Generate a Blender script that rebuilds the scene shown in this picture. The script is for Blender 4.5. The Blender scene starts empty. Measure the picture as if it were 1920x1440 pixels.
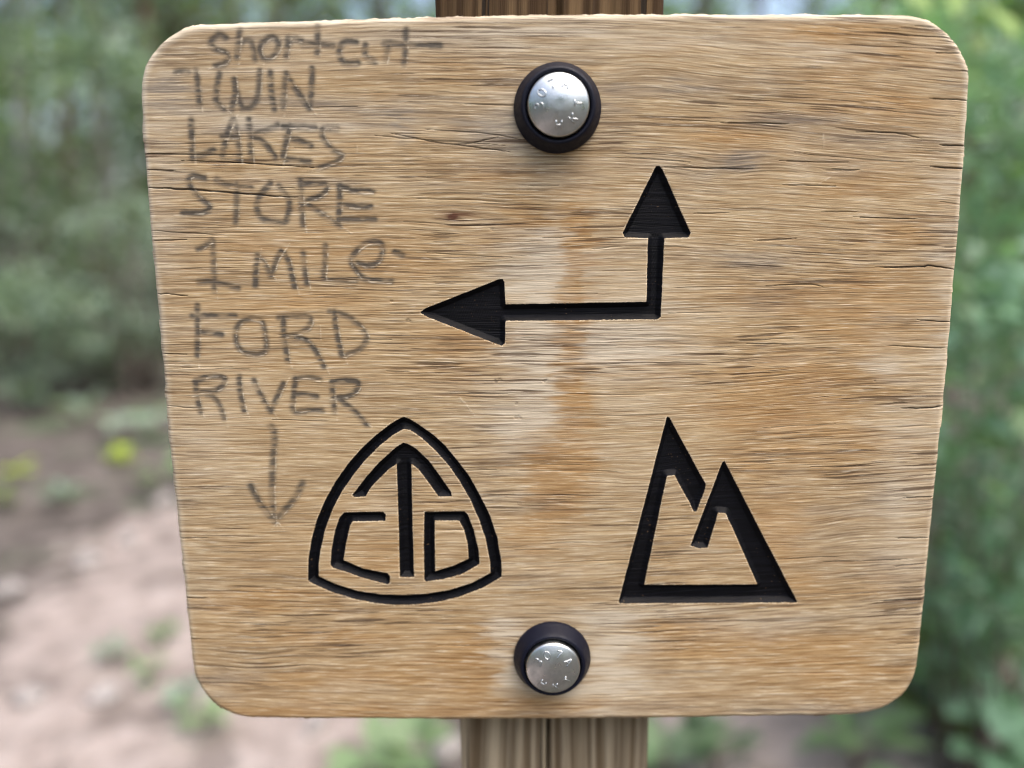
import bpy, math, random
import numpy as np
from mathutils import Vector, Matrix

# ------------------------------------------------------------------ camera, sky, sun, exposure
sc = bpy.context.scene
COL = sc.collection
CAM_D, CAM_Z, PITCH, FOC = 0.305, 1.40, math.radians(10.4), 1480.0     # metres, metres, radians, pixels of a 1920 frame
cam_data = bpy.data.cameras.new('camera')
cam = bpy.data.objects.new('camera', cam_data)
COL.objects.link(cam)
cam.location = (0, -CAM_D, CAM_Z)
cam.rotation_euler = (math.radians(90) - PITCH, 0, 0)
cam_data.sensor_width = 36.0
cam_data.lens = FOC / 1920 * 36.0
cam_data.clip_start, cam_data.clip_end = 0.01, 2000
cam_data.dof.use_dof = True
cam_data.dof.focus_distance = 0.3045
cam_data.dof.aperture_fstop = 2.9
cam_data.dof.aperture_blades = 0
sc.camera = cam

SUN_EL, SUN_AZ = math.radians(68), math.radians(128)      # azimuth clockwise from +Y (beyond the sign)
world = bpy.data.worlds.new('World'); sc.world = world; world.use_nodes = True
wn = world.node_tree.nodes; wl = world.node_tree.links
for n in list(wn): wn.remove(n)
sky = wn.new('ShaderNodeTexSky'); sky.sky_type = 'NISHITA'; sky.sun_disc = False
sky.sun_elevation = SUN_EL; sky.sun_rotation = SUN_AZ; sky.dust_density = 5.5; sky.air_density = 1.0; sky.ozone_density = 0.6
bg = wn.new('ShaderNodeBackground'); bg.inputs['Strength'].default_value = 0.09
wo = wn.new('ShaderNodeOutputWorld')
wl.new(sky.outputs[0], bg.inputs['Color']); wl.new(bg.outputs[0], wo.inputs['Surface'])
sd = bpy.data.lights.new('sun', 'SUN'); sd.energy = 0.7; sd.angle = math.radians(75); sd.color = (1.0, 0.95, 0.88)
so = bpy.data.objects.new('sun', sd); COL.objects.link(so)
to_sun = Vector((math.sin(SUN_AZ) * math.cos(SUN_EL), math.cos(SUN_AZ) * math.cos(SUN_EL), math.sin(SUN_EL)))
so.rotation_euler = to_sun.to_track_quat('Z', 'Y').to_euler()
so.location = (2, -3, 8)
sc.view_settings.view_transform = 'Standard'; sc.view_settings.look = 'None'
sc.view_settings.gamma = 1.0; sc.view_settings.use_curve_mapping = False
sc.view_settings.exposure = 2.10
sc.cycles.use_denoising = True
sc.cycles.pixel_filter_type = 'BLACKMAN_HARRIS'; sc.cycles.filter_width = 1.1
sc.cycles.max_bounces = 6; sc.cycles.diffuse_bounces = 3; sc.cycles.glossy_bounces = 2; sc.cycles.transmission_bounces = 3

rng = np.random.default_rng(7)
random.seed(7)

# ------------------------------------------------------------------ helpers
CP, SP = math.cos(PITCH), math.sin(PITCH)

def ray(px, py):
    xc, yc = (px - 960) / FOC, -(py - 720) / FOC
    return xc, CP + yc * SP, -SP + yc * CP

def on_plane(px, py, y0=0.0):
    """point of the upright plane y = y0 seen at a position of the photograph"""
    dx, dy, dz = ray(px, py); t = (y0 + CAM_D) / dy
    return dx * t, CAM_Z + dz * t

def on_ground(px, py, z0=0.0):
    dx, dy, dz = ray(px, py); t = (z0 - CAM_Z) / dz
    return dx * t, -CAM_D + dy * t

def to_px(x, z):
    """photograph position of points (x, 0, z) of the board face, for laying out the grain"""
    yc = CAM_D * SP + (z - CAM_Z) * CP
    zc = CAM_D * CP - (z - CAM_Z) * SP
    return 960 + FOC * x / zc, 720 - FOC * yc / zc

_TABLES = {}
def vnoise(x, y, seed):
    if seed not in _TABLES:
        _TABLES[seed] = np.random.default_rng(1000 + seed).random((256, 256)).astype(np.float32)
    T = _TABLES[seed]
    ix, iy = np.floor(x).astype(np.int32), np.floor(y).astype(np.int32)
    fx, fy = (x - ix).astype(np.float32), (y - iy).astype(np.float32)
    fx = fx * fx * (3 - 2 * fx); fy = fy * fy * (3 - 2 * fy)
    a, b = ix & 255, iy & 255; c, d = (ix + 1) & 255, (iy + 1) & 255
    return (T[a, b] * (1 - fx) + T[c, b] * fx) * (1 - fy) + (T[a, d] * (1 - fx) + T[c, d] * fx) * fy

def fbm(x, y, seed, octv=3):
    s = 0; amp = 1; tot = 0
    for k in range(octv):
        s = s + amp * vnoise(x * 2 ** k + 17.3 * k, y * 2 ** k + 5.1 * k, seed + k); tot += amp; amp *= 0.5
    return s / tot

def sstep(a, b, x):
    t = np.clip((x - a) / (b - a), 0, 1)
    return t * t * (3 - 2 * t)

def raw_mesh(name, verts, faces, attrs=None, normals=None, smooth=True):
    """verts (N,3); faces (M,k) with one k, or a list of such arrays"""
    me = bpy.data.meshes.new(name)
    if not isinstance(faces, list): faces = [faces]
    faces = [np.asarray(f, dtype=np.int32) for f in faces if len(f)]
    verts = np.asarray(verts, dtype=np.float32)
    me.vertices.add(len(verts)); me.vertices.foreach_set('co', verts.ravel())
    li = np.concatenate([f.ravel() for f in faces])
    tot = np.concatenate([np.full(len(f), f.shape[1], np.int32) for f in faces])
    st = np.concatenate([[0], np.cumsum(tot)[:-1]]).astype(np.int32)
    me.loops.add(len(li)); me.loops.foreach_set('vertex_index', li)
    me.polygons.add(len(tot)); me.polygons.foreach_set('loop_start', st)
    try: me.polygons.foreach_set('loop_total', tot)
    except Exception: pass
    me.polygons.foreach_set('use_smooth', np.full(len(tot), smooth, dtype=bool))
    me.update(calc_edges=True)
    for k, a in (attrs or {}).items():
        at = me.attributes.new(k, 'FLOAT', 'POINT'); at.data.foreach_set('value', np.asarray(a, np.float32))
    if normals is not None:
        me.normals_split_custom_set_from_vertices(np.asarray(normals, np.float32))
    return me

def link(name, me, mat, parent=None, **props):
    o = bpy.data.objects.new(name, me); COL.objects.link(o)
    if mat is not None and not len(me.materials): me.materials.append(mat)
    if parent is not None: o.parent = parent
    for k, v in props.items(): o[k] = v
    return o

def thing(name, label, category, loc=(0, 0, 0), group=None, rz=0.0):
    o = bpy.data.objects.new(name, None); COL.objects.link(o)
    o.empty_display_size = 0.05
    o.location = loc; o.rotation_euler = (0, 0, rz); o['label'] = label; o['category'] = category
    if group: o['group'] = group
    return o

class Geo:
    """collects tubes, lathes and boxes for one mesh"""
    def __init__(s): s.v = []; s.q = []; s.t = []; s.n = 0
    def add(s, v, q=None, t=None):
        s.v.append(np.asarray(v, float).reshape(-1, 3))
        if q is not None and len(q): s.q.append(np.asarray(q) + s.n)
        if t is not None and len(t): s.t.append(np.asarray(t) + s.n)
        s.n += len(s.v[-1])
    def tube(s, pts, radii, sides=6, caps=True):
        pts = np.asarray(pts, float); m = len(pts)
        rad = np.broadcast_to(np.asarray(radii, float), (m,))
        tan = np.gradient(pts, axis=0); tan /= np.linalg.norm(tan, axis=1)[:, None] + 1e-12
        up = np.array([0, 0, 1.0]) if abs(tan[0, 2]) < .9 else np.array([1.0, 0, 0])
        V = []
        for k in range(m):
            a = np.cross(tan[k], up); a /= np.linalg.norm(a) + 1e-12
            b = np.cross(tan[k], a); up = np.cross(a, tan[k])
            ang = np.arange(sides) / sides * 2 * math.pi
            V.append(pts[k] + rad[k] * (np.cos(ang)[:, None] * a + np.sin(ang)[:, None] * b))
        V = np.concatenate(V)
        q = []; t = []
        for k in range(m - 1):
            for j in range(sides):
                j2 = (j + 1) % sides
                q.append((k * sides + j, k * sides + j2, (k + 1) * sides + j2, (k + 1) * sides + j))
        if caps:
            n0 = len(V); V = np.vstack([V, pts[0], pts[-1]])
            for j in range(sides):
                j2 = (j + 1) % sides
                t.append((n0, j2, j)); t.append((n0 + 1, (m - 1) * sides + j, (m - 1) * sides + j2))
        s.add(V, q, t)
    def build(s, name, mat, parent=None, smooth=True, **props):
        v = np.concatenate(s.v)
        f = []
        if s.q: f.append(np.concatenate(s.q))
        if s.t: f.append(np.concatenate(s.t))
        return link(name, raw_mesh(name, v, f, smooth=smooth), mat, parent, **props)

# ------------------------------------------------------------------ material helpers
class NT:
    def __init__(s, name):
        s.m = bpy.data.materials.new(name); s.m.use_nodes = True
        s.N = s.m.node_tree.nodes; s.L = s.m.node_tree.links
        for n in list(s.N): s.N.remove(n)
        s.out = s.N.new('ShaderNodeOutputMaterial'); s.p = s.N.new('ShaderNodeBsdfPrincipled')
        s.L.new(s.p.outputs[0], s.out.inputs['Surface'])
    def put(s, sock, v):
        if isinstance(v, bpy.types.NodeSocket): s.L.new(v, sock)
        elif isinstance(v, (tuple, list)) and len(v) == 3 and sock.type == 'RGBA': sock.default_value = (*v, 1)
        else: sock.default_value = v
    def attr(s, name):
        n = s.N.new('ShaderNodeAttribute'); n.attribute_name = name; return n.outputs['Fac']
    def math(s, op, a, b=0.0, c=0.0, clamp=False):
        n = s.N.new('ShaderNodeMath'); n.operation = op; n.use_clamp = clamp
        s.put(n.inputs[0], a); s.put(n.inputs[1], b); s.put(n.inputs[2], c); return n.outputs[0]
    def mix(s, f, a, b, blend='MIX'):
        n = s.N.new('ShaderNodeMix'); n.data_type = 'RGBA'; n.blend_type = blend; n.clamp_factor = True
        s.put(n.inputs[0], f); s.put(n.inputs[6], a); s.put(n.inputs[7], b); return n.outputs[2]
    def rng(s, v, a, b, c=0.0, d=1.0):
        n = s.N.new('ShaderNodeMapRange'); n.clamp = True; n.interpolation_type = 'SMOOTHSTEP'
        s.put(n.inputs['Value'], v)
        for k, x in (('From Min', a), ('From Max', b), ('To Min', c), ('To Max', d)): n.inputs[k].default_value = x
        return n.outputs[0]
    def noise(s, vec, scale=1.0, detail=2.0, rough=0.5, dist=0.0):
        n = s.N.new('ShaderNodeTexNoise')
        if vec is not None: s.put(n.inputs['Vector'], vec)
        n.inputs['Scale'].default_value = scale; n.inputs['Detail'].default_value = detail
        n.inputs['Roughness'].default_value = rough; n.inputs['Distortion'].default_value = dist
        return n.outputs['Fac']
    def comb(s, x, y, z=0.0):
        n = s.N.new('ShaderNodeCombineXYZ'); s.put(n.inputs[0], x); s.put(n.inputs[1], y); s.put(n.inputs[2], z); return n.outputs[0]
    def obj_xyz(s):
        t = s.N.new('ShaderNodeTexCoord'); n = s.N.new('ShaderNodeSeparateXYZ'); s.L.new(t.outputs['Object'], n.inputs[0]); return n.outputs
    def obj(s): return s.N.new('ShaderNodeTexCoord').outputs['Object']
    def bump(s, h, dist, strength=1.0, prev=None):
        n = s.N.new('ShaderNodeBump'); n.inputs['Distance'].default_value = dist; s.put(n.inputs['Strength'], strength)
        s.put(n.inputs['Height'], h)
        if prev is not None: s.L.new(prev, n.inputs['Normal'])
        return n.outputs[0]
    def ramp(s, f, stops):
        n = s.N.new('ShaderNodeValToRGB'); s.put(n.inputs[0], f)
        e = n.color_ramp.elements
        while len(e) < len(stops): e.new(0.5)
        for k, (p, c) in enumerate(stops): e[k].position = p; e[k].color = (*c, 1)
        return n.outputs[0]
    def finish(s, col, rough=0.7, spec=0.3, normal=None, metal=0.0):
        s.put(s.p.inputs['Base Color'], col); s.put(s.p.inputs['Roughness'], rough)
        s.put(s.p.inputs['Specular IOR Level'], spec); s.put(s.p.inputs['Metallic'], metal)
        if normal is not None: s.L.new(normal, s.p.inputs['Normal'])
        return s.m

# ------------------------------------------------------------------ the weathered board material
def board_material():
    t = NT('weathered_board')
    X = t.obj_xyz()
    u = X[0]; fl = t.attr('flow')
    vec = lambda kx, ky, off=0.0: t.comb(t.math('MULTIPLY', u, kx), t.math('MULTIPLY', fl, ky), off)
    n_band = t.noise(vec(6, 170, 1.3), 1, 3, .6)
    n_line = t.noise(vec(3.2, 300, 41.0), 1, 1.5, .5)
    n_fib = t.noise(vec(38, 1500, 4.1), 1, 3, .60)
    n_fine = t.noise(vec(120, 3000, 9.7), 1, 2, .6)
    n_dash = t.noise(vec(30, 1000, 15.2), 1, 1.5, .5)
    n_dash2 = t.noise(vec(60, 1900, 22.8), 1, 1, .5)
    n_reg = t.noise(vec(14, 40, 31.0), 1, 2, .5)
    n_blot = t.noise(t.comb(t.math('MULTIPLY', u, 60), t.math('MULTIPLY', X[2], 95), 3.0), 1, 3, .6)
    g = t.math('ADD', t.math('MULTIPLY', n_fib, 0.57), t.math('MULTIPLY', n_band, 0.11))
    g = t.math('ADD', g, t.math('MULTIPLY', n_fine, 0.32))
    col = t.ramp(g, [(0.31, (0.180, 0.105, 0.048)), (0.415, (0.345, 0.226, 0.112)), (0.495, (0.480, 0.345, 0.192)),
                     (0.58, (0.60, 0.458, 0.276)), (0.69, (0.73, 0.60, 0.41))])
    warm = t.attr('warm'); gray = t.attr('gray'); pale = t.attr('pale'); crack = t.attr('crack')
    pencil = t.attr('pencil'); scratch = t.attr('scratch'); sdf = t.attr('carve'); knot = t.attr('knot')
    wv = t.math('MULTIPLY', warm, t.rng(t.math('ADD', n_band, t.math('MULTIPLY', n_blot, .4)), .40, .85, .55, 1.15), clamp=True)
    col = t.mix(t.math('MULTIPLY', wv, 0.68), col, t.mix(1.0, col, (0.935, 0.765, 0.555), 'MULTIPLY'))
    gv = t.math('MULTIPLY', gray, t.rng(n_fib, .35, .65, .95, .40), clamp=True)
    hs = t.N.new('ShaderNodeHueSaturation'); hs.inputs['Saturation'].default_value = 0.60; hs.inputs['Value'].default_value = 0.62
    t.put(hs.inputs['Color'], col)
    col = t.mix(gv, col, hs.outputs[0])
    pv = t.math('MULTIPLY', pale, t.rng(n_fib, .3, .6, .45, 1.1), clamp=True)
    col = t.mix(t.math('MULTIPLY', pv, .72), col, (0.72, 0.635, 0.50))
    sv = t.math('MULTIPLY', t.attr('stain'), t.rng(n_fib, .30, .62, 1.0, .45), clamp=True)
    col = t.mix(t.math('MULTIPLY', sv, .44), col, t.mix(1.0, col, (0.82, 0.675, 0.50), 'MULTIPLY'))
    # dark pores and hairline dashes
    d1 = t.math('MULTIPLY', t.rng(n_dash, .605, .66), t.rng(n_reg, .38, .62))
    d2 = t.math('MULTIPLY', t.rng(n_dash2, .62, .68), t.rng(n_reg, .40, .66, .15, .85))
    dd = t.math('MAXIMUM', d1, d2)
    col = t.mix(t.math('MULTIPLY', dd, .80), col, (0.085, 0.050, 0.030))
    ln = t.math('SUBTRACT', 1.0, t.rng(t.math('ABSOLUTE', t.math('SUBTRACT', n_line, .5)), .004, .020))
    ln = t.math('MULTIPLY', ln, t.rng(t.math('ADD', n_reg, t.math('MULTIPLY', n_fib, .5)), .62, .90))
    col = t.mix(t.math('MULTIPLY', ln, .68), col, (0.115, 0.068, 0.040))
    col = t.mix(knot, col, (0.085, 0.028, 0.016))
    ck = t.rng(crack, .10, .75)
    col = t.mix(t.math('MULTIPLY', ck, .93), col, (0.020, 0.014, 0.011))
    # fine torn light fibres
    lf = t.math('MULTIPLY', t.rng(n_fine, .57, .65), t.rng(n_fib, .44, .58))
    col = t.mix(t.math('MULTIPLY', lf, .50), col, (0.84, 0.73, 0.56))
    col = t.mix(1.0, col, (.82, .825, .825), 'MULTIPLY')
    # pencil graphite sits on the raised fibres, scratched wood beside it
    pg = t.math('MULTIPLY', pencil, t.rng(t.math('ADD', n_fine, t.math('MULTIPLY', n_fib, .6)), .48, .80, .55, 1.0), clamp=True)
    col = t.mix(t.math('MULTIPLY', pg, .88), col, (0.052, 0.047, 0.041))
    sg = t.math('MULTIPLY', scratch, t.rng(n_fine, .44, .56), clamp=True)
    col = t.mix(t.math('MULTIPLY', sg, .62), col, (0.80, 0.70, 0.53))
    # paint in the carving, with a ragged edge and worn spots
    n_edge = t.noise(t.comb(t.math('MULTIPLY', u, 1500), t.math('MULTIPLY', X[2], 2200), 0.0), 1, 2, .6)
    edge = t.math('ADD', sdf, t.math('MULTIPLY', t.math('SUBTRACT', n_edge, .5), .75))
    paint = t.rng(edge, -.04, .12)
    n_speck = t.noise(t.comb(t.math('MULTIPLY', u, 900), t.math('MULTIPLY', X[2], 1100), 7.0), 1, 1, .5)
    n_worn = t.noise(t.comb(t.math('MULTIPLY', u, 45), t.math('MULTIPLY', X[2], 45), 2.0), 1, 2, .5)
    speck = t.math('MULTIPLY', t.rng(n_speck, .70, .745), t.rng(n_worn, .47, .62))
    rim = t.math('MULTIPLY', t.rng(edge, -.55, -.05), t.math('SUBTRACT', 1.0, paint))
    col = t.mix(t.math('MULTIPLY', t.math('MULTIPLY', rim, t.rng(n_edge, .50, .58)), .85), col, (0.76, 0.64, 0.46))
    pcol = t.mix(t.rng(n_fib, .35, .65), (0.0010, 0.0011, 0.0018), (0.0034, 0.0036, 0.0060))
    pcol = t.mix(t.math('MULTIPLY', speck, .75), pcol, (0.15, 0.095, 0.05))
    col = t.mix(paint, col, pcol)
    # relief
    h = t.math('ADD', t.math('MULTIPLY', n_fib, .8), t.math('MULTIPLY', n_fine, .6))
    h = t.math('SUBTRACT', h, t.math('MULTIPLY', dd, .45))
    h = t.math('SUBTRACT', h, t.math('MULTIPLY', ck, .8))
    nb = t.bump(h, .00024, t.math('SUBTRACT', 1.0, t.math('MULTIPLY', paint, .15)))
    ro = t.math('ADD', t.math('MULTIPLY', paint, -.24), .82)
    ro = t.math('ADD', ro, t.math('MULTIPLY', t.math('SUBTRACT', n_fib, .5), .25))
    ro = t.math('SUBTRACT', ro, t.math('MULTIPLY', pg, .25))
    sp = t.math('ADD', t.math('MULTIPLY', paint, -.08), .22)
    return t.finish(col, ro, sp, nb)

# ------------------------------------------------------------------ the trail sign: layout traced in photograph positions
OUT = [(380, 43.3), (350, 48), (326.7, 60), (300, 78), (277, 106), (265.5, 133), (261, 162), (264, 230), (273, 350), (281.5, 455),
       (290, 530), (302.5, 673), (312, 800), (323, 900), (333.5, 1000), (344, 1100), (352.5, 1185), (359, 1250), (364, 1272), (376.5, 1296),
       (393, 1316), (421, 1335), (451, 1346), (485, 1349.5), (625, 1350.7), (800, 1350.8), (960, 1350.8), (1100, 1350), (1280, 1348),
       (1440, 1345.5), (1560, 1344), (1605, 1342), (1630, 1338), (1654, 1331.5), (1678, 1319), (1699.5, 1300), (1715, 1275), (1722.5, 1248),
       (1728, 1195), (1735, 1130), (1746.5, 1006), (1752, 950), (1761.5, 857), (1771, 755), (1780.5, 660), (1790, 550), (1796, 475), (1804, 385),
       (1811, 300), (1817, 205), (1820.5, 143), (1817, 122), (1807, 98), (1790, 71), (1764, 47), (1737, 33), (1713, 27.7), (1687, 26), (1500, 25),
       (1280, 25), (1040, 25.5), (880, 28.5), (760, 31.5), (640, 35), (500, 39.5)]
ARROW = [(1231, 311), (1237, 311), (1242, 317), (1295, 436), (1292, 445), (1246, 447), (1239, 594), (1233, 599), (948, 602), (947, 644), (941, 649),
         (800, 594), (788, 586), (798, 578), (934, 524), (942, 523), (946, 530), (948, 570.5), (1212, 566), (1214.5, 447), (1171, 445), (1167, 437), (1227, 316)]
def crop(pts, ox, oy, k): return [(ox + x / k, oy + y / k) for x, y in pts]
SH_O = crop([(798, 79), (760, 98), (700, 135), (600, 212), (500, 308), (410, 412), (325, 532), (255, 660), (195, 800), (157, 950), (139, 1080), (137, 1215), (170, 1235),
             (300, 1292), (450, 1340), (600, 1370), (740, 1384), (900, 1380), (1050, 1360), (1200, 1323), (1350, 1265), (1480, 1187), (1478, 1080), (1450, 915),
             (1402, 770), (1340, 640), (1262, 500), (1180, 388), (1090, 280), (1000, 200), (900, 128), (840, 92)], 540, 760, 3.693)
SH_I = crop([(800, 165), (720, 212), (635, 280), (540, 375), (455, 480), (375, 595), (310, 720), (256, 865), (225, 1010), (213, 1100), (213, 1183), (330, 1238), (480, 1284),
             (640, 1308), (800, 1314), (960, 1304), (1120, 1278), (1270, 1230), (1402, 1160), (1398, 1080), (1368, 925), (1320, 785), (1262, 655), (1185, 520),
             (1100, 402), (1010, 303), (920, 222), (845, 172)], 540, 760, 3.693)
CHEV = crop([(800, 260), (765, 278), (720, 315), (635, 390), (540, 495), (443, 622), (460, 637), (538, 633), (575, 570), (630, 510), (700, 440), (752, 408),
             (765, 800), (774, 1190), (875, 1190), (862, 800), (855, 408), (900, 440), (960, 520), (1042, 632), (1136, 632), (1130, 600), (1060, 500), (980, 388), (890, 300), (840, 270)], 540, 760, 3.693)
LET_C = crop([(385, 745), (400, 741), (662, 736), (678, 758), (675, 802), (450, 806), (432, 830), (405, 950), (385, 1072), (520, 1130), (690, 1163), (708, 1185), (706, 1228), (690, 1241),
              (500, 1192), (400, 1152), (310, 1127), (293, 1105), (300, 1000), (325, 870), (355, 778)], 540, 760, 3.693)
LD_O = crop([(943, 737), (1222, 733), (1245, 755), (1290, 870), (1320, 1000), (1327, 1100), (1200, 1172), (1060, 1208), (950, 1223), (941, 1200), (940, 950)], 540, 760, 3.693)
LD_I = crop([(1017, 800), (1188, 800), (1218, 865), (1243, 965), (1250, 1062), (1150, 1108), (1020, 1148)], 540, 760, 3.693)
PEAK = crop([(486, 79), (500, 84), (752, 548), (741, 600), (687, 735), (667, 735), (640, 680), (535, 485), (482, 490), (325, 1243), (1108, 1240), (890, 750), (838, 745),
             (765, 988), (700, 993), (643, 972), (866, 392), (882, 386), (1384, 1358), (1376, 1367), (155, 1373), (146, 1362), (478, 88)], 1120, 760, 3.6925)

A3 = lambda *p: crop(p, 240, 0, 3)
B3 = lambda *p: crop(p, 240, 420, 3)
C3 = lambda *p: crop(p, 240, 740, 3)
WRITING = [
 ('pencilled words reading short cut, top line', [
  A3((552, 212), (515, 195), (480, 215), (465, 245), (490, 275), (545, 295), (562, 325), (540, 358), (490, 372)),
  A3((628, 170), (622, 240), (613, 320)), A3((618, 285), (650, 232), (685, 232), (704, 270), (714, 332)),
  A3((790, 214), (752, 245), (740, 290), (765, 328), (810, 322), (842, 285), (845, 240), (820, 212), (790, 214)),
  A3((903, 215), (895, 270), (888, 322)), A3((898, 255), (925, 222), (975, 226)),
  A3((1066, 152), (1066, 230), (1064, 305)), A3((985, 250), (1060, 250), (1152, 256)),
  A3((1284, 238), (1225, 234), (1192, 268), (1192, 318), (1225, 356), (1292, 356)),
  A3((1336, 255), (1332, 290), (1350, 325), (1388, 346)), A3((1466, 245), (1458, 290), (1452, 330)), A3((1440, 246), (1476, 242)),
  A3((1562, 170), (1560, 260), (1554, 355)), A3((1485, 245), (1600, 252), (1755, 256))]),
 ('pencilled word reading TWIN', [
  A3((268, 404), (300, 402), (338, 406)), A3((384, 400), (394, 500), (402, 592)),
  A3((514, 412), (500, 500), (496, 570), (540, 612)), A3((582, 612), (602, 540), (600, 450)), A3((596, 450), (618, 545), (642, 604)),
  A3((640, 610), (690, 604), (728, 545), (742, 400)), A3((800, 408), (806, 510), (822, 612)),
  A3((888, 412), (880, 500), (872, 602)), A3((890, 420), (950, 510), (1020, 608)), A3((1020, 608), (1032, 500), (1036, 385))]),
 ('pencilled word reading LAKES', [
  A3((356, 672), (358, 780), (362, 884)), A3((362, 884), (420, 868), (482, 844)),
  A3((532, 872), (552, 770), (592, 672)), A3((594, 672), (618, 780), (628, 892)), A3((530, 772), (618, 768)),
  A3((680, 672), (686, 780), (692, 884)), A3((842, 704), (760, 738), (690, 764)), A3((690, 772), (765, 802), (828, 884)),
  A3((912, 708), (890, 800), (870, 880)), A3((872, 712), (960, 712), (1052, 716)), A3((890, 772), (960, 790), (1028, 818)), A3((888, 896), (950, 904), (1022, 912)),
  A3((1174, 722), (1096, 724), (1098, 775), (1150, 842), (1204, 872), (1172, 908), (1080, 944))]),
 ('pencilled word reading STORE', [
  A3((432, 1000), (360, 990), (342, 1025), (392, 1100), (458, 1158), (425, 1195), (308, 1200)),
  A3((498, 1010), (570, 1042), (690, 1055)), A3((612, 1040), (610, 1150), (606, 1256)),
  A3((802, 1034), (745, 1095), (724, 1165), (752, 1225), (825, 1250), (888, 1244), (908, 1150), (892, 1100), (848, 1048)),
  A3((970, 1018), (976, 1140), (984, 1272)), A3((975, 1038), (1060, 1034), (1114, 1044), (1098, 1092), (985, 1142)), A3((1000, 1142), (1090, 1200), (1190, 1272)),
  A3((1192, 1045), (1190, 1140), (1184, 1240)), A3((1190, 1048), (1270, 1072), (1375, 1076)), A3((1200, 1155), (1280, 1160), (1362, 1160)), A3((1196, 1232), (1290, 1232), (1388, 1232))]),
 ('pencilled words reading 1 mile', [
  B3((395, 142), (440, 118), (474, 94)), B3((476, 94), (482, 230), (486, 372)), B3((400, 325), (480, 326), (620, 362)),
  B3((716, 346), (720, 260), (728, 180)), B3((728, 180), (765, 215), (805, 292)), B3((805, 292), (832, 210), (862, 156)), B3((862, 156), (900, 200), (936, 352)),
  B3((984, 158), (992, 240), (1006, 334)), B3((1110, 122), (1108, 220), (1106, 312), (1190, 318), (1280, 320)),
  B3((1285, 218), (1340, 232), (1395, 222), (1425, 180), (1428, 118), (1390, 100), (1320, 122), (1255, 195), (1280, 255), (1335, 308), (1482, 322)), B3((1500, 158), (1540, 172))]),
 ('pencilled word for a river crossing, sixth line', [
  B3((390, 458), (392, 600), (390, 738)), B3((362, 516), (480, 514), (602, 518)), B3((400, 604), (460, 612), (526, 622)),
  B3((690, 530), (628, 560), (606, 620), (620, 690), (680, 728), (768, 722), (774, 640), (752, 548), (690, 530)),
  B3((872, 525), (880, 650), (898, 768)), B3((848, 526), (940, 520), (1022, 526), (1010, 588), (940, 622), (868, 640)), B3((900, 640), (992, 648), (1056, 715), (1102, 800)),
  B3((1160, 490), (1176, 620), (1204, 742)), B3((1135, 490), (1240, 522), (1312, 582), (1342, 640), (1306, 700), (1212, 744))]),
 ('pencilled word reading RIVER', [
  B3((382, 878), (388, 970), (408, 1054)), B3((378, 884), (450, 858), (530, 858), (542, 892), (500, 932), (402, 950)), B3((410, 952), (480, 972), (520, 1030), (540, 1094)),
  B3((624, 860), (634, 960), (654, 1052)), B3((708, 880), (752, 970), (802, 1054)), B3((802, 1054), (840, 970), (874, 898)),
  B3((942, 868), (934, 960), (930, 1050), (1010, 1050), (1092, 1050)), B3((940, 872), (1000, 858), (1080, 876)), B3((936, 956), (1000, 960), (1062, 970)),
  B3((1150, 885), (1152, 970), (1162, 1056)), B3((1148, 888), (1230, 880), (1292, 892), (1286, 935), (1240, 968), (1178, 976)), B3((1180, 978), (1262, 1042), (1310, 1090), (1346, 1132))]),
 ('pencilled arrow pointing down', [
  C3((806, 178), (824, 225), (814, 400), (812, 560), (820, 705)), C3((690, 512), (740, 602), (826, 712)), C3((982, 498), (930, 592), (826, 712))]),
]
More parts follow.
